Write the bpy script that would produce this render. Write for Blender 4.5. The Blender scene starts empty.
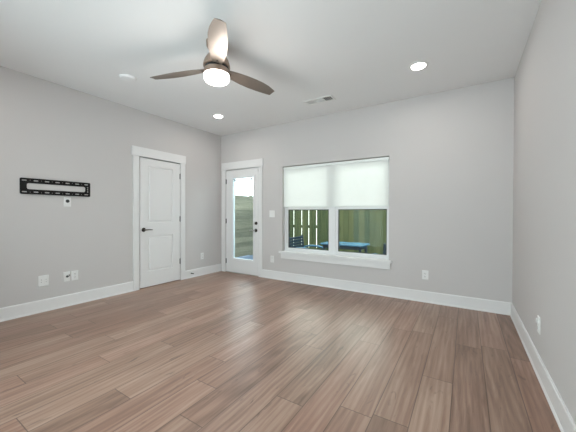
import bpy, bmesh, math, random
from mathutils import Vector, Matrix

sc = bpy.context.scene
COL = sc.collection
PI = math.pi

# ------------------------------------------------------------------ camera
cam_data = bpy.data.cameras.new('camera')
cam_data.sensor_fit = 'HORIZONTAL'
cam_data.sensor_width = 36.0
cam_data.lens = 282.13 / 576 * 36.0
cam_data.clip_start = 0.02
cam = bpy.data.objects.new('camera', cam_data)
COL.objects.link(cam)
cR = Vector((0.84578934, 0.53351007, 0.00271976))
cU = Vector((-0.00670461, 0.00553134, 0.99996223))
cF = Vector((-0.53347487, 0.84577563, -0.00825532))
cam.matrix_world = Matrix(((cR.x, cU.x, -cF.x, 0.0), (cR.y, cU.y, -cF.y, 0.0),
                           (cR.z, cU.z, -cF.z, 1.16847), (0, 0, 0, 1)))
sc.camera = cam

# ------------------------------------------------------------------ world, exposure
SKY_STRENGTH = 6.4
w = bpy.data.worlds.new('sky')
sc.world = w
w.use_nodes = True
bg = w.node_tree.nodes['Background']
bg.inputs[0].default_value = (1.0, 0.985, 0.98, 1)
bg.inputs[1].default_value = SKY_STRENGTH
vs = sc.view_settings
vs.view_transform = 'Standard'
vs.look = 'None'
vs.gamma = 1.0
vs.use_curve_mapping = False
vs.exposure = -0.07
try:
    sc.cycles.max_bounces = 14
    sc.cycles.diffuse_bounces = 8
    sc.cycles.transparent_max_bounces = 12
    sc.cycles.sample_clamp_indirect = 6.0
    sc.cycles.use_denoising = True
except Exception:
    pass

# light levels of the lamps in the room
FAN_WATT = 14.0
SPOT_WATT = 5.5
LAMP_COL = (1.0, 0.95, 0.90)

# ------------------------------------------------------------------ room numbers
H = 2.743
XL, XR, YB, YF = -4.226, 0.459, 4.134, -0.45
T = 0.16


def WL(u, v, q):                    # left wall: u = y, v = z, q = out into the room
    return (XL + q, u, v)


def WB(u, v, q):                    # back wall: u = x
    return (u, YB - q, v)


def WR(u, v, q):
    return (XR - q, u, v)


def WF(u, v, q):
    return (u, YF + q, v)


def CE(u, v, q):                    # ceiling: q = down
    return (u, v, H - q)


def ID(u, v, q):
    return (u, v, q)


# ------------------------------------------------------------------ mesh helper
class MB:
    def __init__(self):
        self.v, self.f = [], []

    def add(self, verts, faces, m=ID):
        n = len(self.v)
        self.v += [Vector(m(*p)) for p in verts]
        self.f += [tuple(i + n for i in f) for f in faces]
        return self

    def box(self, a, b, m=ID, bev=0.0, seg=2):
        (x0, y0, z0), (x1, y1, z1) = [(min(p), max(p)) for p in zip(a, b)] and \
            (tuple(min(p) for p in zip(a, b)), tuple(max(p) for p in zip(a, b)))
        bm = bmesh.new()
        bmesh.ops.create_cube(bm, size=1.0)
        for vv in bm.verts:
            vv.co = Vector(((x0 + x1) / 2 + vv.co.x * (x1 - x0), (y0 + y1) / 2 + vv.co.y * (y1 - y0),
                            (z0 + z1) / 2 + vv.co.z * (z1 - z0)))
        if bev > 0:
            bmesh.ops.bevel(bm, geom=list(bm.edges), offset=bev, segments=seg, profile=0.5, affect='EDGES',
                            clamp_overlap=True)
        bm.verts.index_update()
        self.add([tuple(vv.co) for vv in bm.verts], [[q.index for q in f.verts] for f in bm.faces], m)
        bm.free()
        return self

    def prism(self, poly, w0, w1, m=ID):
        """polygon in (u, v), extruded along the third axis"""
        n = len(poly)
        vs_ = [(p[0], p[1], w0) for p in poly] + [(p[0], p[1], w1) for p in poly]
        fs = [tuple(range(n)), tuple(range(2 * n - 1, n - 1, -1))]
        fs += [(i, (i + 1) % n, n + (i + 1) % n, n + i) for i in range(n)]
        return self.add(vs_, fs, m)

    def lathe(self, prof, c, m=ID, n=40):
        """profile of (radius, height) turned about the third axis at (u, v) = c"""
        vs_, fs = [], []
        for r, z in prof:
            for k in range(n):
                a = 2 * PI * k / n
                vs_.append((c[0] + r * math.cos(a), c[1] + r * math.sin(a), z))
        for i in range(len(prof) - 1):
            for k in range(n):
                k2 = (k + 1) % n
                fs.append((i * n + k, i * n + k2, (i + 1) * n + k2, (i + 1) * n + k))
        fs.append(tuple(range(n)))
        fs.append(tuple(range(len(prof) * n - 1, (len(prof) - 1) * n - 1, -1)))
        return self.add(vs_, fs, m)

    def tube(self, pts, r, m=ID, n=10):
        pts = [Vector(m(*p)) for p in pts]
        rs = r if isinstance(r, (list, tuple)) else [r] * len(pts)
        rings = []
        up = Vector((0, 0, 1))
        for i, p in enumerate(pts):
            d = (pts[min(i + 1, len(pts) - 1)] - pts[max(i - 1, 0)]).normalized()
            a = d.cross(up)
            if a.length < 1e-3:
                a = d.cross(Vector((1, 0, 0)))
            a.normalize()
            b = d.cross(a)
            rings.append([p + (a * math.cos(2 * PI * k / n) + b * math.sin(2 * PI * k / n)) * rs[i] for k in range(n)])
        vs_ = [tuple(q) for rg in rings for q in rg]
        fs = []
        for i in range(len(rings) - 1):
            for k in range(n):
                k2 = (k + 1) % n
                fs.append((i * n + k, i * n + k2, (i + 1) * n + k2, (i + 1) * n + k))
        fs.append(tuple(range(n)))
        fs.append(tuple(range(len(rings) * n - 1, (len(rings) - 1) * n - 1, -1)))
        return self.add(vs_, fs)

    def holed(self, u0, u1, v0, v1, holes, w0, w1, m=ID):
        """slab with rectangular holes (u0, u1, v0, v1)"""
        us = sorted({u0, u1, *[h[0] for h in holes], *[h[1] for h in holes]})
        vv = sorted({v0, v1, *[h[2] for h in holes], *[h[3] for h in holes]})

        def solid(i, j):
            if i < 0 or j < 0 or i >= len(us) - 1 or j >= len(vv) - 1:
                return False
            cu, cv = (us[i] + us[i + 1]) / 2, (vv[j] + vv[j + 1]) / 2
            return not any(h[0] < cu < h[1] and h[2] < cv < h[3] for h in holes)
        nu = len(us)
        idx = lambda i, j, k: (j * nu + i) * 2 + k
        vs_ = [(us[i], vv[j], w) for j in range(len(vv)) for i in range(nu) for w in (w0, w1)]
        fs = []
        for i in range(nu - 1):
            for j in range(len(vv) - 1):
                if not solid(i, j):
                    continue
                for k in (0, 1):
                    fs.append((idx(i, j, k), idx(i + 1, j, k), idx(i + 1, j + 1, k), idx(i, j + 1, k)))
                if not solid(i - 1, j):
                    fs.append((idx(i, j, 0), idx(i, j + 1, 0), idx(i, j + 1, 1), idx(i, j, 1)))
                if not solid(i + 1, j):
                    fs.append((idx(i + 1, j, 0), idx(i + 1, j + 1, 0), idx(i + 1, j + 1, 1), idx(i + 1, j, 1)))
                if not solid(i, j - 1):
                    fs.append((idx(i, j, 0), idx(i + 1, j, 0), idx(i + 1, j, 1), idx(i, j, 1)))
                if not solid(i, j + 1):
                    fs.append((idx(i, j + 1, 0), idx(i + 1, j + 1, 0), idx(i + 1, j + 1, 1), idx(i, j + 1, 1)))
        return self.add(vs_, fs, m)

    def build(self, name, mat, parent=None, smooth=False, org=None):
        o0 = Vector(org) if org is not None else (world_org(parent) if parent else Vector((0, 0, 0)))
        me = bpy.data.meshes.new(name)
        me.from_pydata([tuple(p - o0) for p in self.v], [], self.f)
        bm = bmesh.new()
        bm.from_mesh(me)
        bmesh.ops.remove_doubles(bm, verts=bm.verts, dist=1e-6)
        bmesh.ops.recalc_face_normals(bm, faces=bm.faces)
        if smooth:
            for f in bm.faces:
                f.smooth = True
            for e in bm.edges:
                if len(e.link_faces) == 2 and e.calc_face_angle(0) > math.radians(38):
                    e.smooth = False
        bm.to_mesh(me)
        bm.free()
        me.materials.append(mat)
        o = bpy.data.objects.new(name, me)
        COL.objects.link(o)
        if parent:
            o.parent = parent
        elif org is not None:
            o.location = o0
        return o


def world_org(o):
    p = Vector((0, 0, 0))
    while o:
        p = p + o.location
        o = o.parent
    return p


def thing(name, label, cat, loc, group=None, kind=None):
    o = bpy.data.objects.new(name, None)
    o.empty_display_size = 0.1
    COL.objects.link(o)
    o.location = loc
    return tag(o, label, cat, group, kind)


def tag(o, label, cat, group=None, kind=None):
    o['label'] = label
    o['category'] = cat
    if group:
        o['group'] = group
    if kind:
        o['kind'] = kind
    return o


def struct(o, label=None, cat=None):
    o['kind'] = 'structure'
    if label:
        o['label'] = label
    if cat:
        o['category'] = cat
    return o


def rrect(u0, u1, v0, v1, r, n=5):
    pts = []
    for cx_, cy_, a0 in ((u1 - r, v1 - r, 0), (u0 + r, v1 - r, 90), (u0 + r, v0 + r, 180), (u1 - r, v0 + r, 270)):
        for k in range(n + 1):
            a = math.radians(a0 + 90 * k / n)
            pts.append((cx_ + r * math.cos(a), cy_ + r * math.sin(a)))
    return pts


def cut_plate(loops, w0, w1, m):
    """a flat plate from its outline (first loop) with rounded holes, as MB data"""
    cu = bpy.data.curves.new('outline', 'CURVE')
    cu.dimensions = '2D'
    cu.fill_mode = 'BOTH'
    cu.extrude = abs(w1 - w0) / 2
    for lp in loops:
        s = cu.splines.new('POLY')
        s.points.add(len(lp) - 1)
        for p, q in zip(s.points, lp):
            p.co = (q[0], q[1], 0, 1)
        s.use_cyclic_u = True
    o = bpy.data.objects.new('outline', cu)
    COL.objects.link(o)
    dg = bpy.context.evaluated_depsgraph_get()
    me = bpy.data.meshes.new_from_object(o.evaluated_get(dg))
    mid = (w0 + w1) / 2
    mb = MB().add([(p.co.x, p.co.y, p.co.z + mid) for p in me.vertices], [tuple(p.vertices) for p in me.polygons], m)
    bpy.data.objects.remove(o)
    bpy.data.curves.remove(cu)
    bpy.data.meshes.remove(me)
    return mb


# ------------------------------------------------------------------ materials
def new_mat(name):
    m = bpy.data.materials.new(name)
    m.use_nodes = True
    nt = m.node_tree
    return m, nt, nt.nodes['Principled BSDF']


def nd(nt, t, **kw):
    n = nt.nodes.new(t)
    for k, v in kw.items():
        setattr(n, k, v)
    return n


def math_n(nt, op, a, b=None, c=None):
    n = nt.nodes.new('ShaderNodeMath')
    n.operation = op
    for i, x in enumerate((a, b, c)):
        if x is None:
            continue
        if isinstance(x, (int, float)):
            n.inputs[i].default_value = x
        else:
            nt.links.new(x, n.inputs[i])
    return n.outputs[0]


def plain(name, col, rough=0.5, metal=0.0, spec=0.5, vary=0.04, scale=8.0, bump=0.0, bscale=300.0):
    """a paint, metal or plastic with a little noise in tone and grain"""
    m, nt, b = new_mat(name)
    b.inputs['Roughness'].default_value = rough
    b.inputs['Metallic'].default_value = metal
    b.inputs['Specular IOR Level'].default_value = spec
    tc = nd(nt, 'ShaderNodeTexCoord')
    no = nd(nt, 'ShaderNodeTexNoise')
    no.inputs['Scale'].default_value = scale
    no.inputs['Detail'].default_value = 3
    nt.links.new(tc.outputs['Object'], no.inputs['Vector'])
    mx = nd(nt, 'ShaderNodeMixRGB')
    mx.inputs[1].default_value = (*[c * (1 - vary) for c in col], 1)
    mx.inputs[2].default_value = (*[min(1, c * (1 + vary)) for c in col], 1)
    nt.links.new(no.outputs['Fac'], mx.inputs[0])
    nt.links.new(mx.outputs[0], b.inputs['Base Color'])
    if bump:
        n2 = nd(nt, 'ShaderNodeTexNoise')
        n2.inputs['Scale'].default_value = bscale
        nt.links.new(tc.outputs['Object'], n2.inputs['Vector'])
        bp = nd(nt, 'ShaderNodeBump')
        bp.inputs['Strength'].default_value = bump
        bp.inputs['Distance'].default_value = 0.002
        nt.links.new(n2.outputs['Fac'], bp.inputs['Height'])
        nt.links.new(bp.outputs[0], b.inputs['Normal'])
    return m


def emit(name, col, strength):
    m, nt, b = new_mat(name)
    b.inputs['Base Color'].default_value = (0.9, 0.9, 0.9, 1)
    b.inputs['Emission Color'].default_value = (*col, 1)
    b.inputs['Emission Strength'].default_value = strength
    return m


def glass(name, tint, refl=0.09):
    m, nt, b = new_mat(name)
    nt.nodes.remove(b)
    out = nt.nodes['Material Output']
    tr = nd(nt, 'ShaderNodeBsdfTransparent')
    tr.inputs[0].default_value = (*tint, 1)
    gl = nd(nt, 'ShaderNodeBsdfGlossy')
    gl.inputs['Roughness'].default_value = 0.02
    fr = nd(nt, 'ShaderNodeFresnel')
    fr.inputs['IOR'].default_value = 1.2
    mx = nd(nt, 'ShaderNodeMixShader')
    nt.links.new(fr.outputs[0], mx.inputs[0])
    nt.links.new(tr.outputs[0], mx.inputs[1])
    nt.links.new(gl.outputs[0], mx.inputs[2])
    nt.links.new(mx.outputs[0], out.inputs[0])
    return m


def floor_material():
    m, nt, b = new_mat('wood_plank_floor')
    W, LEN, X0 = 0.19, 1.4, 0.121
    tc = nd(nt, 'ShaderNodeTexCoord')
    sp = nd(nt, 'ShaderNodeSeparateXYZ')
    nt.links.new(tc.outputs['Object'], sp.inputs[0])
    x, y = sp.outputs[0], sp.outputs[1]
    rowf = math_n(nt, 'DIVIDE', math_n(nt, 'SUBTRACT', X0, x), W)
    row = math_n(nt, 'FLOOR', rowf)                      # 0 is the plank just left of x = 0.121
    fx = math_n(nt, 'SUBTRACT', rowf, row)
    # joint offset of each row: known rows by steps, the others random
    wn = nd(nt, 'ShaderNodeTexWhiteNoise', noise_dimensions='1D')
    nt.links.new(row, wn.inputs['W'])
    off = wn.outputs['Value']
    known = {1: 2.244, 2: 3.05, 3: 1.615, 4: 2.55, 5: 1.487, 6: 2.2, 7: 1.045, 8: 1.33, 9: 1.607, 0: 2.95}
    for k, yy in known.items():
        is_k = math_n(nt, 'COMPARE', row, float(k), 0.1)
        d = math_n(nt, 'SUBTRACT', (yy % LEN) / LEN, off)
        off = math_n(nt, 'MULTIPLY_ADD', d, is_k, off)
    yl = math_n(nt, 'SUBTRACT', math_n(nt, 'DIVIDE', y, LEN), off)
    pk = math_n(nt, 'FLOOR', yl)
    fy = math_n(nt, 'SUBTRACT', yl, pk)
    idv = nd(nt, 'ShaderNodeCombineXYZ')
    nt.links.new(row, idv.inputs[0])
    nt.links.new(pk, idv.inputs[1])
    wn2 = nd(nt, 'ShaderNodeTexWhiteNoise', noise_dimensions='2D')
    nt.links.new(idv.outputs[0], wn2.inputs['Vector'])
    rnd = wn2.outputs['Value']
    sc2 = nd(nt, 'ShaderNodeSeparateColor')
    nt.links.new(wn2.outputs['Color'], sc2.inputs[0])
    # grain coordinates, shifted per plank, stretched along the plank
    gv = nd(nt, 'ShaderNodeCombineXYZ')
    nt.links.new(math_n(nt, 'MULTIPLY_ADD', rnd, 37.0, x), gv.inputs[0])
    nt.links.new(math_n(nt, 'MULTIPLY_ADD', sc2.outputs[1], 53.0, y), gv.inputs[1])

    def stretched(sx, sy, detail, dist=0.0):
        mp = nd(nt, 'ShaderNodeMapping')
        mp.inputs['Scale'].default_value = (sx, sy, 1)
        nt.links.new(gv.outputs[0], mp.inputs[0])
        n = nd(nt, 'ShaderNodeTexNoise')
        n.inputs['Scale'].default_value = 1.0
        n.inputs['Detail'].default_value = detail
        n.inputs['Roughness'].default_value = 0.6
        n.inputs['Distortion'].default_value = dist
        nt.links.new(mp.outputs[0], n.inputs['Vector'])
        return n.outputs['Fac']
    fine = stretched(110, 2.4, 5, 0.2)
    broad = stretched(20, 1.3, 3, 0.9)
    knots = stretched(22, 5.5, 2, 1.0)
    # cathedral figure: bands of a wave bent by noise
    mpw = nd(nt, 'ShaderNodeMapping')
    mpw.inputs['Scale'].default_value = (5, 0.55, 1)
    nt.links.new(gv.outputs[0], mpw.inputs[0])
    wv = nd(nt, 'ShaderNodeTexWave', wave_type='RINGS', rings_direction='Z')
    wv.inputs['Scale'].default_value = 1.7
    wv.inputs['Distortion'].default_value = 5.0
    wv.inputs['Detail'].default_value = 3
    wv.inputs['Detail Scale'].default_value = 1.2
    nt.links.new(mpw.outputs[0], wv.inputs['Vector'])
    tone = math_n(nt, 'MULTIPLY_ADD', math_n(nt, 'SUBTRACT', broad, 0.5), 0.95,
                  math_n(nt, 'MULTIPLY_ADD', math_n(nt, 'SUBTRACT', fine, 0.5), 0.28,
                         math_n(nt, 'MULTIPLY_ADD', math_n(nt, 'SUBTRACT', wv.outputs['Fac'], 0.5), 0.13,
                                math_n(nt, 'MULTIPLY_ADD', math_n(nt, 'SUBTRACT', rnd, 0.5), 0.26, 0.5))))
    cr = nd(nt, 'ShaderNodeValToRGB')
    e = cr.color_ramp.elements
    e[0].position, e[0].color = 0.12, (0.140, 0.081, 0.058, 1)
    e[1].position, e[1].color = 0.88, (0.43, 0.298, 0.232, 1)
    mid = cr.color_ramp.elements.new(0.5)
    mid.color = (0.283, 0.172, 0.128, 1)
    nt.links.new(tone, cr.inputs[0])
    # knots
    kf = nd(nt, 'ShaderNodeMapRange')
    kf.inputs['From Min'].default_value = 0.64
    kf.inputs['From Max'].default_value = 0.78
    kf.inputs['To Max'].default_value = 0.55
    nt.links.new(knots, kf.inputs['Value'])
    mk = nd(nt, 'ShaderNodeMixRGB')
    mk.inputs[2].default_value = (0.075, 0.05, 0.04, 1)
    nt.links.new(kf.outputs[0], mk.inputs[0])
    nt.links.new(cr.outputs[0], mk.inputs[1])
    # hue drift per plank: pinker or greyer
    mh = nd(nt, 'ShaderNodeMixRGB', blend_type='MULTIPLY')
    mh.inputs[0].default_value = 1.0
    hr = nd(nt, 'ShaderNodeValToRGB')
    hr.color_ramp.elements[0].color = (1.03, 0.98, 0.965, 1)
    hr.color_ramp.elements[1].color = (0.98, 1.01, 0.99, 1)
    nt.links.new(sc2.outputs[2], hr.inputs[0])
    nt.links.new(mk.outputs[0], mh.inputs[1])
    nt.links.new(hr.outputs[0], mh.inputs[2])
    # seams
    ex = math_n(nt, 'MULTIPLY', math_n(nt, 'MINIMUM', fx, math_n(nt, 'SUBTRACT', 1.0, fx)), W)
    ey = math_n(nt, 'MULTIPLY', math_n(nt, 'MINIMUM', fy, math_n(nt, 'SUBTRACT', 1.0, fy)), LEN)
    ed = math_n(nt, 'MINIMUM', ex, ey)
    sm = nd(nt, 'ShaderNodeMapRange')
    sm.inputs['From Min'].default_value = 0.0008
    sm.inputs['From Max'].default_value = 0.0036
    sm.inputs['To Min'].default_value = 0.75
    sm.inputs['To Max'].default_value = 0.0
    nt.links.new(ed, sm.inputs['Value'])
    ms = nd(nt, 'ShaderNodeMixRGB')
    ms.inputs[2].default_value = (0.05, 0.034, 0.027, 1)
    nt.links.new(sm.outputs[0], ms.inputs[0])
    nt.links.new(mh.outputs[0], ms.inputs[1])
    nt.links.new(ms.outputs[0], b.inputs['Base Color'])
    ro = nd(nt, 'ShaderNodeMapRange')
    ro.inputs['To Min'].default_value = 0.30
    ro.inputs['To Max'].default_value = 0.42
    nt.links.new(fine, ro.inputs['Value'])
    nt.links.new(ro.outputs[0], b.inputs['Roughness'])
    b.inputs['Specular IOR Level'].default_value = 0.55
    bp = nd(nt, 'ShaderNodeBump')
    bp.inputs['Strength'].default_value = 0.12
    bp.inputs['Distance'].default_value = 0.001
    nt.links.new(math_n(nt, 'SUBTRACT', fine, math_n(nt, 'MULTIPLY', sm.outputs[0], 1.5)), bp.inputs['Height'])
    nt.links.new(bp.outputs[0], b.inputs['Normal'])
    return m


def board_material(name, c0, c1, along, seed=0.0):
    """weathered fence boards: grain stretched along z ('z') or y ('y')"""
    m, nt, b = new_mat(name)
    tc = nd(nt, 'ShaderNodeTexCoord')
    mp = nd(nt, 'ShaderNodeMapping')
    mp.inputs['Scale'].default_value = (22, 22, 1.6) if along == 'z' else (22, 1.3, 20)
    mp.inputs['Location'].default_value = (seed, seed, seed)
    nt.links.new(tc.outputs['Object'], mp.inputs[0])
    n1 = nd(nt, 'ShaderNodeTexNoise')
    n1.inputs['Scale'].default_value = 1.0
    n1.inputs['Detail'].default_value = 5
    nt.links.new(mp.outputs[0], n1.inputs['Vector'])
    geo = nd(nt, 'ShaderNodeNewGeometry')
    t = math_n(nt, 'MULTIPLY_ADD', math_n(nt, 'SUBTRACT', geo.outputs['Random Per Island'], 0.5), 0.5, n1.outputs['Fac'])
    cr = nd(nt, 'ShaderNodeValToRGB')
    cr.color_ramp.elements[0].position = 0.25
    cr.color_ramp.elements[0].color = (*c0, 1)
    cr.color_ramp.elements[1].position = 0.78
    cr.color_ramp.elements[1].color = (*c1, 1)
    nt.links.new(t, cr.inputs[0])
    # knots
    vo = nd(nt, 'ShaderNodeTexVoronoi')
    vo.inputs['Scale'].default_value = 1.0
    mp2 = nd(nt, 'ShaderNodeMapping')
    mp2.inputs['Scale'].default_value = (6, 6, 2.6) if along == 'z' else (6, 2.6, 6)
    nt.links.new(tc.outputs['Object'], mp2.inputs[0])
    nt.links.new(mp2.outputs[0], vo.inputs['Vector'])
    kf = nd(nt, 'ShaderNodeMapRange')
    kf.inputs['From Min'].default_value = 0.06
    kf.inputs['From Max'].default_value = 0.16
    kf.inputs['To Min'].default_value = 0.65
    kf.inputs['To Max'].default_value = 0.0
    nt.links.new(vo.outputs['Distance'], kf.inputs['Value'])
    mk = nd(nt, 'ShaderNodeMixRGB')
    mk.inputs[2].default_value = (*[c * 0.35 for c in c0], 1)
    nt.links.new(kf.outputs[0], mk.inputs[0])
    nt.links.new(cr.outputs[0], mk.inputs[1])
    nt.links.new(mk.outputs[0], b.inputs['Base Color'])
    b.inputs['Roughness'].default_value = 0.85
    return m


def shade_material():
    m, nt, b = new_mat('cellular_shade_fabric')
    nt.nodes.remove(b)
    out = nt.nodes['Material Output']
    tc = nd(nt, 'ShaderNodeTexCoord')
    no = nd(nt, 'ShaderNodeTexNoise')
    no.inputs['Scale'].default_value = 420
    nt.links.new(tc.outputs['Object'], no.inputs['Vector'])
    mx = nd(nt, 'ShaderNodeMixRGB')
    mx.inputs[1].default_value = (0.82, 0.835, 0.825, 1)
    mx.inputs[2].default_value = (0.88, 0.89, 0.88, 1)
    nt.links.new(no.outputs['Fac'], mx.inputs[0])
    df = nd(nt, 'ShaderNodeBsdfDiffuse')
    tl = nd(nt, 'ShaderNodeBsdfTranslucent')
    nt.links.new(mx.outputs[0], df.inputs[0])
    nt.links.new(mx.outputs[0], tl.inputs[0])
    ms = nd(nt, 'ShaderNodeMixShader')
    ms.inputs[0].default_value = 0.34
    nt.links.new(df.outputs[0], ms.inputs[1])
    nt.links.new(tl.outputs[0], ms.inputs[2])
    nt.links.new(ms.outputs[0], out.inputs[0])
    return m


M_WALL = plain('grey_wall_paint', (0.568, 0.546, 0.537), 0.75, spec=0.25, vary=0.012, scale=1.5, bump=0.10, bscale=220)
M_CEIL = plain('white_ceiling_paint', (0.80, 0.80, 0.80), 0.85, spec=0.2, vary=0.01, scale=1.5, bump=0.12, bscale=160)
M_TRIM = plain('white_trim_paint', (0.75, 0.745, 0.742), 0.35, spec=0.4, vary=0.01)
M_VINYL = plain('white_vinyl', (0.76, 0.765, 0.77), 0.4, spec=0.4, vary=0.01)
M_HEAD = plain('shade_rail_white', (0.80, 0.83, 0.81), 0.5, vary=0.01)
M_PLATE = plain('white_plastic', (0.77, 0.77, 0.76), 0.35, spec=0.5, vary=0.01)
M_DARK = plain('dark_plastic', (0.015, 0.015, 0.016), 0.5, vary=0.1)
M_BLACK = plain('black_powder_coat', (0.006, 0.006, 0.0065), 0.6, spec=0.3, vary=0.2, bump=0.1)
M_BRONZE = plain('dark_bronze', (0.055, 0.048, 0.042), 0.35, metal=0.85, vary=0.1)
M_STEEL = plain('satin_steel', (0.46, 0.45, 0.43), 0.35, metal=0.9, vary=0.05)
M_HINGE = plain('dark_hinge_bronze', (0.035, 0.032, 0.03), 0.5, metal=0.3)
M_HINGE2 = plain('grey_hinge_steel', (0.17, 0.165, 0.16), 0.45, metal=0.5)
M_NICKEL = plain('brushed_nickel', (0.40, 0.30, 0.24), 0.40, metal=0.8, vary=0.06, scale=40)
M_BLADE = plain('brushed_taupe_blade', (0.22, 0.182, 0.152), 0.38, metal=0.5, vary=0.08, scale=18)
M_GREYSLOT = plain('grey_slot', (0.25, 0.25, 0.25), 0.6)
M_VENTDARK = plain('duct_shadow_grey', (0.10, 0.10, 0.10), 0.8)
M_FLOOR = floor_material()
M_SHADE = shade_material()
M_WINGLASS = glass('tinted_window_glass', (0.80, 0.85, 0.81))
M_DOORGLASS = glass('door_glass', (0.84, 0.93, 0.95))
M_FAN_GLASS = emit('lit_opal_glass', LAMP_COL, 9.0)
M_LENS = emit('lit_lens', (1.0, 0.95, 0.9), 14.0)
M_FENCE_V = board_material('weathered_vertical_boards', (0.026, 0.045, 0.016), (0.085, 0.096, 0.042), 'z')
M_FENCE_H = board_material('weathered_horizontal_boards', (0.10, 0.10, 0.07), (0.20, 0.19, 0.135), 'y', 3.1)
M_BLUE = plain('sky_sheen_blue', (0.04, 0.15, 0.27), 0.25, spec=0.6, vary=0.05)  # sky reflection on tabletop and arms put into the colour
M_BLUECHAIR = plain('dark_blue_resin', (0.005, 0.020, 0.042), 0.4, vary=0.08)
M_PATIO = plain('sky_tinted_concrete', (0.08, 0.115, 0.17), 0.85, vary=0.12, scale=5, bump=0.3, bscale=60)  # blue cast of the sky put into the concrete colour

# ------------------------------------------------------------------ room shell
DOOR_L = (2.440, 3.166, 0.0, 2.120)              # rough openings (u0, u1, v0, v1)
DOOR_B = (-4.080, -3.246, 0.0, 2.110)
WIN = (-2.724, -0.920, 0.505, 1.992)

fl = MB().box((XL - T, YF - T, -0.12), (XR + T, YB, 0.0)).build('floor', M_FLOOR)
struct(fl, 'brown wood plank floor', 'floor')
ce = MB().box((XL - T, YF - T, H), (XR + T, YB + T, H + 0.15)).build('ceiling', M_CEIL)
struct(ce, 'flat white ceiling', 'ceiling')
mb = MB().holed(YF, YB, 0.0, H, [DOOR_L], 0.0, -0.10, WL)
mb.box((YF, 0.0, -0.10), (YB, H, -T), WL)
struct(mb.build('wall_left', M_WALL), 'light grey wall holding the black TV bracket', 'wall')
mb = MB().holed(XL - T, XR + T, -0.12, H, [WIN, (DOOR_B[0], DOOR_B[1], -0.12, DOOR_B[3])], 0.0, -T, WB)
struct(mb.build('wall_back', M_WALL), 'light grey wall with glazed door and window', 'wall')
mb = MB().box((YF, 0.0, 0.0), (YB, H, -T), WR)
struct(mb.build('wall_right', M_WALL), 'light grey wall at the right edge', 'wall')
W2 = (-3.20, 0.0, 0.06, 2.36)  # extent of the added opening, sized for the daylight it lets in
mb = MB().holed(XL - T, XR + T, 0.0, H, [W2], 0.0, -T, WF)
struct(mb.build('wall_front', M_WALL), 'light grey wall behind the viewpoint', 'wall')


def baseboard(name, runs, m, label):
    """board with a bevelled top and a small shoe moulding; runs = (u0, u1)"""
    prof = [(0.0, 0.0), (0.020, 0.0), (0.020, 0.008), (0.015, 0.019), (0.0125, 0.021), (0.0125, 0.136), (0.008, 0.146),
            (0.0, 0.146)]
    mb = MB()
    n = len(prof)
    for u0, u1 in runs:
        vs_ = [(u0, z, q) for q, z in prof] + [(u1, z, q) for q, z in prof]
        fs = [tuple(range(n)), tuple(range(2 * n - 1, n - 1, -1))]
        fs += [(i, (i + 1) % n, n + (i + 1) % n, n + i) for i in range(n)]
        mb.add(vs_, fs, m)
    return struct(mb.build(name, M_TRIM), label, 'baseboard')


baseboard('baseboard_left', [(YF, 2.338), (3.260, YB)], WL, 'white baseboard along the left wall')
baseboard('baseboard_back', [(-3.163, XR)], WB, 'white baseboard along the window wall')
baseboard('baseboard_right', [(YF, YB - 0.02)], WR, 'white baseboard along the right wall')
w2 = thing('added_daylight_opening', 'wide glazed opening added behind the viewpoint to bring in daylight', 'window', (-1.8, YF, W2[2]), kind='structure')  # made-up unseen window that lights the room from behind the camera
cells = [(W2[0] + 0.05 + k * 1.0667, W2[0] - 0.05 + (k + 1) * 1.0667, W2[2] + 0.06, W2[3] - 0.06) for k in range(3)]
MB().holed(W2[0] + 0.001, W2[1] - 0.001, W2[2] + 0.001, W2[3] - 0.001, cells, -0.07, -0.13, WF).build('window_frame', M_VINYL, w2)
for a, b_, c_, d_ in cells:
    MB().box((a - 0.002, c_ - 0.002, -0.097), (b_ + 0.002, d_ + 0.002, -0.103), WF).build('pane', M_DOORGLASS, w2)
baseboard('baseboard_front', [(XL, XR)], WF, 'white baseboard behind the viewpoint')


# ------------------------------------------------------------------ doors
def casing(u0, u1, i0, i1, top, head, m, ear=0.020, ear0=0.020):
    """flat side casings, a wider head board with small ears"""
    mb = MB()
    mb.box((u0, 0.0, 0.0), (i0, top, 0.018), m, 0.0015)
    mb.box((i1, 0.0, 0.0), (u1, top, 0.018), m, 0.0015)
    mb.box((u0 - ear0, top, 0.0), (u1 + ear, head, 0.024), m, 0.002)
    return mb


def panel_rings(mb, u0, u1, v0, v1, base, m):
    """moulded recessed panel with a raised field"""
    rings = [(0.0, 0.0), (0.002, -0.014), (0.012, -0.017), (0.022, -0.017), (0.036, -0.004)]
    pts = []
    for ins, d in rings:
        pts += [(u0 + ins, v0 + ins, base + d), (u1 - ins, v0 + ins, base + d), (u1 - ins, v1 - ins, base + d),
                (u0 + ins, v1 - ins, base + d)]
    fs = []
    for i in range(len(rings) - 1):
        for k in range(4):
            k2 = (k + 1) % 4
            fs.append((i * 4 + k, i * 4 + k2, i * 4 + 4 + k2, i * 4 + 4 + k))
    j = (len(rings) - 1) * 4
    fs.append((j, j + 1, j + 2, j + 3))
    mb.add(pts, fs, m)


def hinge_mb(u, v, m, q=0.006):
    mb = MB()
    for k in range(3):
        mb.tube([(u, v - 0.045 + 0.031 * k, q), (u, v - 0.045 + 0.031 * k + 0.028, q)], 0.0065, m)
    mb.tube([(u, v - 0.052, q), (u, v + 0.054, q)], 0.004, m)
    mb.box((u - 0.014, v - 0.045, q - 0.006), (u + 0.014, v + 0.045, q - 0.002), m)
    return mb


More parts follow.
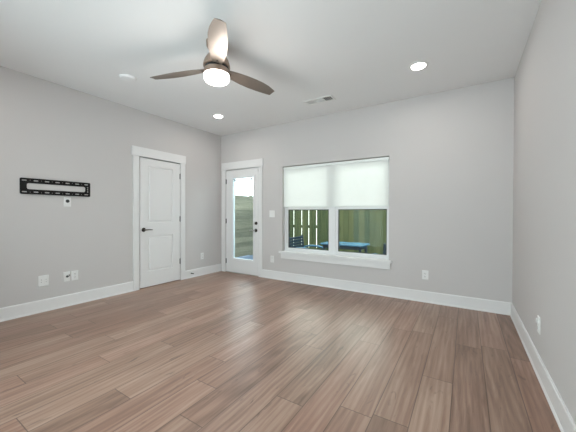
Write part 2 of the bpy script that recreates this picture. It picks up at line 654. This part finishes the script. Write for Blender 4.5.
def lever(parent, u, v, m, direction, name='lever_handle', base=0.0, tip_mat=None):
    """round rose, neck and a curved lever"""
    # turned about the wall normal
    o = MB().lathe([(0.0325, base), (0.0325, base + 0.006), (0.028, base + 0.011), (0.012, base + 0.013)], (u, v), m, 28)
    o.tube([(u, v, base + 0.01), (u, v, base + 0.055)], [0.011, 0.010], m, 14)
    h = o.build(name, M_BRONZE, parent, True)
    s = direction
    MB().tube([(u - 0.012 * s, v, base + 0.055), (u + 0.02 * s, v, base + 0.058), (u + 0.06 * s, v + 0.002, base + 0.056),
               (u + 0.10 * s, v - 0.001, base + 0.052), (u + 0.118 * s, v - 0.003, base + 0.050)],
              [0.011, 0.0105, 0.0095, 0.0085, 0.006], m, 12).build('lever', tip_mat or M_BRONZE, h, True)
    return h


# panelled door in the left wall
d1 = thing('door_1', 'closed white two-panel door with dark lever handle in the left wall', 'door', (XL, 2.80, 0.0), kind='structure')
casing(2.338, 3.260, 2.428, 3.172, 2.040, 2.180, WL, 0.008, 0.020).build('casing', M_TRIM, d1)
s0, s1, sb, st = 2.4455, 3.1605, 0.014, 2.025
P1 = (2.574, 3.022, 1.018, 1.914)
P2 = (2.574, 3.022, 0.246, 0.816)
mb = MB().holed(s0, s1, sb, st, [P1, P2], 0.002, -0.030, WL)
mb.box((s0 + 0.002, sb + 0.002, -0.022), (s1 - 0.002, st - 0.002, -0.030), WL)
for P_ in (P1, P2):
    panel_rings(mb, P_[0], P_[1], P_[2], P_[3], 0.002, WL)
mb.build('slab', M_TRIM, d1)
for z in (1.812, 1.072, 0.335):
    hinge_mb(3.1635, z, WL).build('hinge', M_HINGE2, d1, True)
lever(d1, 2.503, 0.912, WL, 1, base=0.002, tip_mat=M_HINGE2)

# glazed door in the back wall
d2 = thing('door_2', 'white full-glass patio door with dark deadbolt and lever in the back wall', 'door', (-3.66, YB, 0.0), kind='structure')
casing(-4.178, -3.163, -4.088, -3.238, 2.034, 2.178, WB, 0.017, 0.008).build('casing', M_TRIM, d2)
mb = MB()
mb.box((-4.0795, 0.0, -0.040), (-4.072, 2.019, -T), WB)
mb.box((-3.254, 0.0, -0.040), (-3.2465, 2.019, -T), WB)
mb.box((-4.0795, 2.020, -0.046), (-3.2465, 2.1095, -T), WB)
mb.build('jamb', M_TRIM, d2)
MB().box((-4.0795, -0.06, -0.002), (-3.2465, 0.010, -T - 0.03), WB, 0.003).build('threshold', M_STEEL, d2)
GL = (-3.895, -3.370, 0.285, 1.860)
MB().holed(-4.0735, -3.2525, 0.014, 2.014, [GL], 0.002, -0.042, WB).build('slab', M_TRIM, d2)
mb = MB()
for q0, q1 in ((0.012, -0.012), (-0.032, -0.052)):
    mb.holed(GL[0] - 0.030, GL[1] + 0.030, GL[2] - 0.030, GL[3] + 0.030, [(GL[0] + 0.004, GL[1] - 0.004, GL[2] + 0.004, GL[3] - 0.004)], q0, q1, WB)
mb.build('glazing_frame', M_VINYL, d2)
MB().box((GL[0] + 0.001, GL[2] + 0.001, -0.017), (GL[1] - 0.001, GL[3] - 0.001, -0.023), WB).build('pane', M_DOORGLASS, d2)
for z in (1.805, 1.018, 0.222):
    hinge_mb(-4.0755, z, WB).build('hinge', M_HINGE, d2, True)
mb = MB().lathe([(0.030, 0.002), (0.030, 0.010), (0.025, 0.018), (0.014, 0.020)], (-3.306, 0.987), WB, 28)
mb.box((-3.306 - 0.006, 0.987 - 0.020, 0.018), (-3.306 + 0.006, 0.987 + 0.020, 0.034), WB, 0.003)
mb.build('deadbolt', M_BRONZE, d2, True)
lever(d2, -3.310, 0.855, WB, -1, base=0.002, tip_mat=M_STEEL)
for u in (-3.845, -3.425):
    MB().box((u - 0.020, 1.795, -0.006), (u + 0.020, 1.845, -0.016), WB, 0.002).build('glass_clip', M_GREYSLOT, d2)
MB().box((-3.283, 1.955, 0.002), (-3.258, 2.005, 0.016), WB, 0.003).build('alarm_sensor', M_PLATE, d2)

# ------------------------------------------------------------------ window
w1 = thing('window_1', 'wide white twin window with a half-lowered shade', 'window', (-1.822, YB, WIN[2]), kind='structure')
u0, u1, v0, v1 = WIN
FQ0, FQ1 = -0.075, -0.145
MUL0, MUL1 = -1.862, -1.758                       # centre mullion
RAIL = 1.262                                      # meeting rail
mb = MB().holed(u0 + 0.001, u1 - 0.001, v0 + 0.001, v1 - 0.001,
                [(u0 + 0.030, MUL0, v0 + 0.025, v1 - 0.03), (MUL1, u1 - 0.030, v0 + 0.025, v1 - 0.03)], FQ0, FQ1, WB)
mb.build('window_frame', M_VINYL, w1)
for a, b_ in ((u0 + 0.031, MUL0 - 0.001), (MUL1 + 0.001, u1 - 0.031)):
    lo = MB().holed(a, b_, v0 + 0.026, RAIL + 0.022, [(a + 0.038, b_ - 0.018, v0 + 0.064, RAIL - 0.022)], FQ0 - 0.012, FQ0 - 0.036, WB)
    s_ = lo.build('lower_sash', M_VINYL, w1)
    MB().box((a + 0.037, v0 + 0.063, FQ0 - 0.022), (b_ - 0.017, RAIL - 0.021, FQ0 - 0.026), WB).build('pane', M_WINGLASS, s_)
    mb2 = MB()
    mb2.holed(a + 0.034, b_ - 0.014, v0 + 0.060, RAIL - 0.018, [(a + 0.052, b_ - 0.026, v0 + 0.070, RAIL - 0.036)], FQ0 - 0.017, FQ0 - 0.031, WB)
    mb2.build('pane_edge_ring', M_DARK, s_)  # dark ring round the pane, wider at left and top
    up_ = MB().holed(a, b_, RAIL - 0.018, v1 - 0.031, [(a + 0.030, b_ - 0.030, RAIL + 0.020, v1 - 0.06)], FQ0 - 0.040, FQ0 - 0.064, WB)
    s_ = up_.build('upper_sash', M_VINYL, w1)
    MB().box((a + 0.029, RAIL + 0.019, FQ0 - 0.050), (b_ - 0.029, v1 - 0.059, FQ0 - 0.054), WB).build('pane', M_WINGLASS, s_)
MB().prism([(-2.775, 0.042), (-0.877, 0.042), (-0.877, 0.0), (u1, 0.0), (u1, FQ0), (u0, FQ0), (u0, 0.0), (-2.775, 0.0)], 0.478, 0.512,
           lambda a, b, c: WB(a, c, b)).build('stool', M_TRIM, w1)
MB().box((-2.745, 0.385, 0.0), (-0.897, 0.478, 0.018), WB, 0.002).build('apron', M_TRIM, w1)

# cellular shade
sh = thing('cellular_shade', 'white honeycomb window shade lowered halfway over the twin window', 'window shade', (-1.822, YB + 0.03, 1.985))
SU0, SU1 = u0 + 0.008, u1 - 0.014
MB().box((SU0, 1.940, -0.016), (SU1, 1.979, -0.058), WB, 0.004).build('headrail', M_HEAD, sh)
zt, zb = 1.941, 1.300
npl = 40
ph = (zt - zb) / npl
for q_in, sgn, nm in ((-0.030, 1, 'front_fabric'), (-0.038, -1, 'rear_fabric')):
    vs_, fs = [], []
    for k in range(2 * npl + 1):
        z = zt - k * ph / 2
        q = q_in + (0.004 * sgn if k % 2 else 0.0)
        vs_ += [(SU0 + 0.003, z, q), (SU1 - 0.003, z, q)]
    for k in range(2 * npl):
        fs.append((2 * k, 2 * k + 1, 2 * k + 3, 2 * k + 2))
    if sgn > 0:
        MB().add(vs_, fs, WB).build('pleated_fabric', M_SHADE, sh)
MB().box((SU0, 1.282, -0.020), (SU1, 1.301, -0.046), WB, 0.004).build('bottom_rail', M_HEAD, sh)


# ------------------------------------------------------------------ wall plates
def plate_base(nm, label, cat, u, v, m, wdt, hgt, group=None):
    t = thing(nm, label, cat, m(u, v, 0.0), group)
    mb = MB()
    rings = [(0.0, 0.0), (0.0, 0.003), (0.004, 0.006)]
    pts = []
    for ins, q in rings:
        pts += [(p[0], p[1], q) for p in rrect(u - wdt / 2 + ins, u + wdt / 2 - ins, v - hgt / 2 + ins, v + hgt / 2 - ins, 0.004, 3)]
    n = len(pts) // 3
    fs = [tuple(range(n)), tuple(range(3 * n - 1, 2 * n - 1, -1))]
    for i in range(2):
        fs += [(i * n + k, i * n + (k + 1) % n, (i + 1) * n + (k + 1) % n, (i + 1) * n + k) for k in range(n)]
    mb.add(pts, fs, m).build('cover_plate', M_PLATE, t)
    return t


def duplex(label, u, v, m, group='duplex wall outlets'):
    t = plate_base('wall_outlet', label, 'outlet', u, v, m, 0.076, 0.122, group)
    for s in (1, -1):
        c = v + s * 0.0205
        r = MB().prism(rrect(u - 0.017, u + 0.017, c - 0.0145, c + 0.0145, 0.008, 4), 0.006, 0.0085, m).build('receptacle', M_PLATE, t)
        mb = MB()
        for du, hh in ((-0.0065, 0.009), (0.0065, 0.007)):
            mb.box((u + du - 0.0018, c + 0.003 - hh / 2, 0.0082), (u + du + 0.0018, c + 0.003 + hh / 2, 0.0088), m)
        mb.box((u - 0.0022, c - 0.011, 0.0082), (u + 0.0022, c - 0.0065, 0.0088), m)
        mb.build('slots', M_DARK, r)
    MB().lathe([(0.003, 0.006), (0.0025, 0.0075)], (u, v), m, 12).build('screw', M_STEEL, t)
    return t


# left wall, below and right of the bracket
t = plate_base('cable_plate', 'small white cable plate with dark opening just below the black TV bracket', 'wall plate', 1.517, 1.308, WL, 0.075, 0.118)
MB().lathe([(0.021, 0.006), (0.019, 0.011), (0.012, 0.009)], (1.517, 1.318), WL, 20).build('grommet', M_DARK, t, True)
t = plate_base('double_wall_plate', 'wide white double plate low on the left wall, nearest the viewer', 'wall plate', 1.277, 0.366, WL, 0.098, 0.128)
for du in (-0.022, 0.022):
    r = MB().prism(rrect(1.277 + du - 0.0165, 1.277 + du + 0.0165, 0.333, 0.399, 0.002, 2), 0.006, 0.008, WL).build('insert', M_PLATE, t)
    for dv in (-0.014, 0.014):
        MB().box((1.277 + du - 0.004, 0.366 + dv - 0.003, 0.0078), (1.277 + du + 0.004, 0.366 + dv + 0.003, 0.0085), WL).build('slot', M_GREYSLOT, r)
t = plate_base('coaxial_plate', 'white wall plate with black cable port beside a duplex outlet on left wall', 'wall plate', 1.505, 0.373, WL, 0.072, 0.122)
mb = MB().lathe([(0.014, 0.006), (0.014, 0.010), (0.008, 0.011), (0.008, 0.020)], (1.510, 0.375), WL, 20)
mb.tube([(1.510, 0.375, 0.016), (1.520, 0.380, 0.034), (1.528, 0.388, 0.022), (1.530, 0.392, 0.007)], 0.005, WL, 8)
mb.build('cable_port', M_DARK, t, True)
duplex('white duplex outlet on left wall, right beside the black cable port plate', 1.592, 0.372, WL)
duplex('white duplex outlet on left wall between the panelled door and the corner', 3.649, 0.362, WL)
duplex('white duplex outlet below the light switch, between glazed door and window', -2.939, 0.352, WB)
duplex('white duplex outlet on the back wall right of the window', -0.452, 0.360, WB)
t = duplex('white duplex outlet with a small plug-in low on the right wall', 2.722, 0.360, WR)
MB().box((2.722 - 0.015, 0.372, 0.008), (2.722 + 0.015, 0.406, 0.018), WR, 0.004).build('plug_in', M_PLATE, t)

t = plate_base('light_switch', 'white double rocker light switch between the glazed door and window', 'light switch', -2.944, 1.166, WB, 0.118, 0.122)
for du in (-0.024, 0.024):
    mb = MB()
    a, b_ = -2.944 + du - 0.0165, -2.944 + du + 0.0165
    mb.add([(a, 1.133, 0.006), (b_, 1.133, 0.006), (b_, 1.133, 0.010), (a, 1.133, 0.010), (a, 1.166, 0.0075), (b_, 1.166, 0.0075),
            (a, 1.199, 0.006), (b_, 1.199, 0.006), (b_, 1.199, 0.007), (a, 1.199, 0.007)],
           [(0, 1, 2, 3), (3, 2, 5, 4), (4, 5, 8, 9), (9, 8, 7, 6), (0, 3, 4, 9, 6), (1, 7, 8, 5, 2), (0, 6, 7, 1)], WB)
    mb.build('rocker', M_PLATE, t)

# door stop on the baseboard
t = thing('door_stop', 'small dark spring door stop on baseboard beside the panelled door', 'door stop', WL(3.389, 0.082, 0.0125))
mb = MB().lathe([(0.011, 0.0125), (0.011, 0.017), (0.006, 0.019)], (3.389, 0.082), WL, 16)
for k in range(9):
    mb.lathe([(0.006, 0.019 + k * 0.005), (0.0075, 0.0215 + k * 0.005), (0.006, 0.024 + k * 0.005)], (3.389, 0.082), WL, 14)
mb.build('spring', M_BRONZE, t, True)
MB().lathe([(0.008, 0.064), (0.009, 0.068), (0.009, 0.078), (0.006, 0.081)], (3.389, 0.082), WL, 16).build('rubber_tip', M_DARK, t, True)

# ------------------------------------------------------------------ TV bracket
BU0, BU1, BV0, BV1 = 1.068, 1.768, 1.384, 1.566
tv = thing('television_wall_bracket', 'black slotted TV wall bracket without a screen on the left wall', 'TV bracket', WL(1.42, 1.386, 0.0))
loops = [rrect(BU0, BU1, BV0, BV1, 0.014), rrect(1.128, 1.710, 1.440, 1.510, 0.020)]
for k in range(7):
    c = 1.108 + k * (1.722 - 1.108) / 6
    for vc in (BV0 + 0.026, BV1 - 0.026):
        loops.append(rrect(c - 0.022, c + 0.022, vc - 0.0065, vc + 0.0065, 0.005, 3))
    if k < 6:
        for vc in (BV0 + 0.023, BV1 - 0.023):
            cc = c + 0.05
            loops.append([(cc + 0.004 * math.cos(a * PI / 5), vc + 0.004 * math.sin(a * PI / 5)) for a in range(10)])
for vc in (1.448, 1.476, 1.503):
    loops.append(rrect(1.732, 1.745, vc - 0.009, vc + 0.009, 0.004, 3))
cut_plate(loops, 0.004, 0.008, WL).build('slotted_plate', M_BLACK, tv)
mb = MB()
mb.box((BU0 + 0.008, BV1 - 0.006, 0.006), (BU1 - 0.008, BV1 - 0.001, 0.022), WL, 0.001)
mb.box((BU0 + 0.008, BV0 + 0.001, 0.006), (BU1 - 0.008, BV0 + 0.006, 0.022), WL, 0.001)
mb.build('hanging_rails', M_BLACK, tv)
for k in (0.12, 0.86):
    for vc in (BV0 + 0.040, BV1 - 0.040):
        u = BU0 + k * (BU1 - BU0)
        MB().lathe([(0.008, 0.0), (0.008, 0.012), (0.005, 0.014)], (u, vc), WL, 6).build('lag_bolt', M_BLACK, tv)

# ------------------------------------------------------------------ ceiling fittings
for x, y, lab in ((-0.437, 3.280, 'lit round recessed ceiling light at right, above the window wall'),
                  (-3.394, 3.262, 'lit round recessed ceiling light at left, near the corner by the doors'),
                  (-0.437, 0.420, 'lit round recessed ceiling light overhead near the viewpoint, right side'),
                  (-3.394, 0.420, 'lit round recessed ceiling light overhead behind the view, left side')):
    t = thing('recessed_light', lab, 'ceiling light', (x, y, H), 'recessed ceiling lights')
    mb = MB()
    prof = [(0.098, 0.0), (0.097, 0.004), (0.090, 0.0075), (0.0715, 0.0085), (0.0705, 0.0)]
    n = 40
    vs_ = [(x + r * math.cos(2 * PI * k / n), y + r * math.sin(2 * PI * k / n), q) for r, q in prof for k in range(n)]
    fs = [(i * n + k, i * n + (k + 1) % n, ((i + 1) % 5) * n + (k + 1) % n, ((i + 1) % 5) * n + k) for i in range(5) for k in range(n)]
    mb.add(vs_, fs, CE).build('trim_ring', M_PLATE, t, True)
    MB().lathe([(0.070, 0.001), (0.070, 0.007), (0.064, 0.015), (0.040, 0.017)], (x, y), CE, 40).build('lens', M_LENS, t, True)
    ld = bpy.data.lights.new('downlight_lamp', 'AREA')
    ld.shape = 'DISK'
    ld.size = 0.13
    ld.energy = SPOT_WATT
    ld.color = LAMP_COL
    lo = bpy.data.objects.new('downlight_lamp', ld)
    COL.objects.link(lo)
    lo.parent = t
    lo.location = (0, 0, -0.019)

t = thing('smoke_detector', 'flat round white smoke detector on the ceiling left of the fan', 'smoke detector', (-3.335, 1.790, H))
MB().lathe([(0.090, 0.0), (0.090, 0.006), (0.086, 0.008)], (-3.335, 1.790), CE, 40).build('mounting_ring', M_CEIL, t, True)
MB().lathe([(0.078, 0.008), (0.078, 0.012), (0.082, 0.014), (0.080, 0.018), (0.066, 0.021), (0.020, 0.0215)], (-3.335, 1.790), CE, 40).build('cover', M_CEIL, t, True)

# three-way air register
vx0, vx1, vy0, vy1 = -1.935, -1.520, 3.468, 3.632
vt = thing('ceiling_vent', 'white three-section ceiling air vent with dark right section, above the window', 'vent', ((vx0 + vx1) / 2, 3.55, H))
secs = [(vx0 + 0.020, vx0 + 0.138), (vx0 + 0.148, vx0 + 0.266), (vx0 + 0.276, vx1 - 0.020)]
MB().holed(vx0, vx1, vy0, vy1, [(a, b_, vy0 + 0.020, vy1 - 0.020) for a, b_ in secs], 0.0, 0.010, CE).build('frame', M_PLATE, vt)
MB().box((vx0 + 0.01, vy0 + 0.01, 0.0002), (vx1 - 0.01, vy1 - 0.01, 0.0012), CE).build('duct_shade_sheet', M_VENTDARK, vt)  # dark sheet standing for the shade inside the duct
for si, (a, b_) in enumerate(secs):
    mb = MB()
    tilt = (-1, -0.3, 1)[si]
    if si == 1:
        nl = 4
        for k in range(nl):
            y = vy0 + 0.026 + (vy1 - vy0 - 0.052) * k / (nl - 1)
            mb.add([(a, y - 0.006, 0.002), (b_, y - 0.006, 0.002), (b_, y + 0.007, 0.008), (a, y + 0.007, 0.008),
                    (a, y - 0.005, 0.001), (b_, y - 0.005, 0.001), (b_, y + 0.008, 0.007), (a, y + 0.008, 0.007)],
                   [(0, 1, 2, 3), (7, 6, 5, 4), (0, 4, 5, 1), (2, 6, 7, 3), (1, 5, 6, 2), (0, 3, 7, 4)], CE)
    else:
        nl = 5
        for k in range(nl):
            x = a + 0.006 + (b_ - a - 0.012) * k / (nl - 1)
            d = 0.0065 * tilt
            mb.add([(x - d, vy0 + 0.02, 0.002), (x - d, vy1 - 0.02, 0.002), (x + d, vy1 - 0.02, 0.008), (x + d, vy0 + 0.02, 0.008),
                    (x - d + 0.001, vy0 + 0.02, 0.002), (x - d + 0.001, vy1 - 0.02, 0.002), (x + d + 0.001, vy1 - 0.02, 0.008), (x + d + 0.001, vy0 + 0.02, 0.008)],
                   [(0, 1, 2, 3), (7, 6, 5, 4), (0, 4, 5, 1), (2, 6, 7, 3), (1, 5, 6, 2), (0, 3, 7, 4)], CE)
    mb.build('louvers', M_PLATE, vt)

# ------------------------------------------------------------------ ceiling fan
FX, FY = -1.950, 1.855
fan = thing('ceiling_fan', 'brushed nickel three-blade ceiling fan with lit opal drum light', 'ceiling fan', (FX, FY, H))
c = (FX, FY)
MB().lathe([(0.030, 2.665), (0.070, 2.672), (0.092, 2.700), (0.094, H)], c, n=48).build('canopy', M_NICKEL, fan, True)
MB().lathe([(0.0135, 2.60), (0.0135, 2.68)], c, n=20).build('downrod', M_NICKEL, fan, True)
MB().lathe([(0.112, 2.512), (0.121, 2.516), (0.120, 2.535), (0.108, 2.575), (0.085, 2.610), (0.052, 2.632), (0.030, 2.640), (0.020, 2.645)], c, n=56).build('motor_housing', M_NICKEL, fan, True)
MB().lathe([(0.106, 2.490), (0.106, 2.514)], c, n=56).build('flywheel', M_DARK, fan, True)
MB().lathe([(0.108, 2.440), (0.113, 2.443), (0.113, 2.488), (0.108, 2.492)], c, n=56).build('light_fitter', M_NICKEL, fan, True)
MB().lathe([(0.020, 2.374), (0.060, 2.376), (0.090, 2.380), (0.105, 2.388), (0.113, 2.402), (0.115, 2.420), (0.115, 2.440), (0.108, 2.443)], c, n=56).build('lamp_shade', M_FAN_GLASS, fan, True)
fl_ = bpy.data.lights.new('fan_lamp', 'POINT')
fl_.energy = FAN_WATT
fl_.color = LAMP_COL
fl_.shadow_soft_size = 0.09
BZ, PITCH = 2.502, math.radians(12.5)
for deg in (-42.3, 77.7, -162.3):
    a = math.radians(deg)
    ux, uy = math.cos(a), math.sin(a)
    tx, ty = -uy, ux

    def blade_map(r, s, h, ux=ux, uy=uy, tx=tx, ty=ty):
        # r along the blade, s across (its + edge hangs lower), h thickness
        cs, sn = math.cos(PITCH), math.sin(PITCH)
        s2, h2 = s * cs + h * sn, -s * sn + h * cs
        return (FX + ux * r + tx * s2, FY + uy * r + ty * s2, BZ + h2 - 0.010 * (r / 0.7))
    stations = [(0.100, -0.040, 0.040), (0.130, -0.047, 0.047), (0.20, -0.061, 0.062), (0.30, -0.074, 0.073), (0.40, -0.080, 0.076), (0.50, -0.079, 0.071),
                (0.58, -0.068, 0.063), (0.64, -0.052, 0.056), (0.680, -0.040, 0.050), (0.690, -0.035, 0.046), (0.693, -0.030, 0.040)]
    nc = 7
    vs_, fs = [], []
    for r, s0_, s1_ in stations:
        for side in (0, 1):
            for k in range(nc):
                f = k / (nc - 1)
                s = s0_ + (s1_ - s0_) * f
                camber = 0.004 * (1 - (2 * f - 1) ** 2)
                th = 0.0035 * (1 - 0.6 * abs(2 * f - 1))
                vs_.append((r, s, camber + (th if side else -th)))
    n2 = nc * 2
    for i in range(len(stations) - 1):
        for side in (0, 1):
            for k in range(nc - 1):
                p = i * n2 + side * nc + k
                fs.append((p, p + 1, p + 1 + n2, p + n2))
        for k in (0, nc - 1):
            p = i * n2 + k
            fs.append((p, p + n2, p + n2 + nc, p + nc))
    for i in (0, len(stations) - 1):
        for k in range(nc - 1):
            p = i * n2 + k
            fs.append((p, p + 1, p + 1 + nc, p + nc))
    bl = MB().add(vs_, fs, blade_map).build('blade', M_BLADE, fan, True)
    MB().lathe([(0.005, -0.0062), (0.0045, 0.0)], (0.150, 0.0), blade_map, 12).build('screw', M_BRONZE, bl, True)

lo = bpy.data.objects.new('fan_lamp', fl_)
COL.objects.link(lo)
lo.parent = fan
lo.location = (0, 0, 2.33 - H)

# ------------------------------------------------------------------ yard outside
GZ = -0.20
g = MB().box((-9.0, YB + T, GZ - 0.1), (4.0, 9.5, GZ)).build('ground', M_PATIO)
struct(g, 'patio slab with a blue sky cast in its colour, outside the window', 'ground')

fv = thing('wooden_fence', 'vertical board fence with light gaps seen behind the window', 'fence', (-2.0, 7.3, GZ))
mb = MB()
gaps = [-4.400, -4.127, -3.889, -3.636]
rnd = random.Random(4)
xs = [-5.86]
x = -4.400
seams = []
x = -5.80
while x < -4.55:
    seams.append((x, 0.003)); x += 0.138
for i, gx in enumerate(gaps):
    seams.append((gx, 0.020))
    seams.append((gx + 0.128, 0.003))
x = gaps[-1] + 0.128 + 0.14
while x < 2.0:
    seams.append((x, 0.003)); x += 0.140
seams.sort()
for (xa, ga), (xb, gb) in zip(seams[:-1], seams[1:]):
    mb.box((xa + ga / 2, 7.30, GZ + 0.03), (xb - gb / 2, 7.318, 1.66 + rnd.uniform(-0.01, 0.01)))
mb.build('boards', M_FENCE_V, fv)
mb = MB()
for z in (0.10, 0.75, 1.40):
    mb.box((-5.85, 7.319, z), (1.98, 7.357, z + 0.085))
mb.build('rails', M_FENCE_V, fv)
for x in (-5.75, -3.26, -0.82, 1.60):
    MB().box((x - 0.045, 7.358, GZ), (x + 0.045, 7.448, 1.70), bev=0.004).build('post', M_FENCE_V, fv)

fh = thing('slatted_fence', 'weathered horizontal board fence seen through the glass door', 'fence', (-5.92, 5.8, GZ))
mb = MB()
z = GZ + 0.03
while z < 1.70:
    mb.box((-5.940, 4.32, z), (-5.920, 7.28, z + 0.141))
    mb.box((-5.928, 4.32, z + 0.141), (-5.936, 7.28, z + 0.147))
    z += 0.146
mb.build('boards', M_FENCE_H, fh)
for y in (4.36, 5.8, 7.2):
    MB().box((-6.030, y - 0.045, GZ), (-5.941, y + 0.045, 1.76), bev=0.004).build('post', M_FENCE_H, fh)

# table
tb = thing('patio_table', 'rectangular patio table, top coloured blue for the sky reflection, seen through the window', 'table', (-2.02, 5.36, GZ))
TZ = 0.580
MB().box((-2.48, 5.14, TZ - 0.028), (-1.62, 5.64, TZ), bev=0.006).build('tabletop', M_BLUE, tb)
MB().holed(-2.43, -1.67, 5.19, 5.59, [(-2.41, -1.69, 5.21, 5.57)], TZ - 0.095, TZ - 0.028).build('apron', M_BLUECHAIR, tb)
for x in (-2.42, -1.68):
    for y in (5.20, 5.58):
        MB().tube([(x, y, GZ), (x, y, TZ - 0.03)], [0.018, 0.026]).build('leg', M_BLUECHAIR, tb, True)


def patio_chair(label, x, y, deg):
    """slat-back armchair facing +x, turned by deg about the vertical"""
    ca, sa = math.cos(math.radians(deg)), math.sin(math.radians(deg))
    t = thing('patio_chair', label, 'chair', (x, y, GZ), 'blue patio chairs')

    def m(a, b, c):
        return (x + a * ca - b * sa, y + a * sa + b * ca, GZ + c)
    mb = MB()
    for k in range(6):
        a0 = -0.22 + k * 0.082
        mb.box((a0, -0.24, 0.405), (a0 + 0.070, 0.24, 0.427), m, 0.004)
    mb.build('seat', M_BLUECHAIR, t)
    mb = MB()
    for k in range(7):
        c0 = 0.46 + k * 0.060
        a0 = -0.235 - (c0 - 0.42) * 0.16
        mb.box((a0 - 0.010, -0.262, c0), (a0 + 0.010, 0.262, c0 + 0.050), m, 0.004)
    mb.build('backrest', M_BLUECHAIR, t)
    for s in (-1, 1):
        b0 = 0.275 * s
        MB().tube([(-0.305, b0, 0.90), (-0.235, b0, 0.42), (-0.265, b0, 0.0)], [0.016, 0.019, 0.016], m).build('leg', M_BLUECHAIR, t, True)
        MB().tube([(0.245, b0, 0.0), (0.235, b0, 0.40), (0.215, b0, 0.62)], [0.016, 0.018, 0.015], m).build('leg', M_BLUECHAIR, t, True)
        MB().tube([(-0.265, b0, 0.63), (-0.12, b0, 0.665), (0.08, b0, 0.668), (0.20, b0, 0.645), (0.265, b0, 0.590)], [0.017, 0.021, 0.023, 0.022, 0.016], m).build('armrest', M_BLUE, t, True)  # lighter blue stands for the highlight along the arm
    mb = MB()
    for s in (-1, 1):
        mb.tube([(-0.24, 0.275 * s, 0.395), (0.235, 0.275 * s, 0.395)], 0.014, m)
    mb.tube([(0.235, -0.275, 0.385), (0.235, 0.275, 0.385)], 0.014, m)
    mb.tube([(-0.24, -0.275, 0.385), (-0.24, 0.275, 0.385)], 0.014, m)
    mb.build('seat_frame', M_BLUECHAIR, t, True)
    return t


patio_chair('dark blue slat-back patio chair at the left end of the table, left window pane', -2.80, 5.24, 0)
patio_chair('dark blue patio chair at the right end of the table, right window pane', -1.06, 5.04, 127)
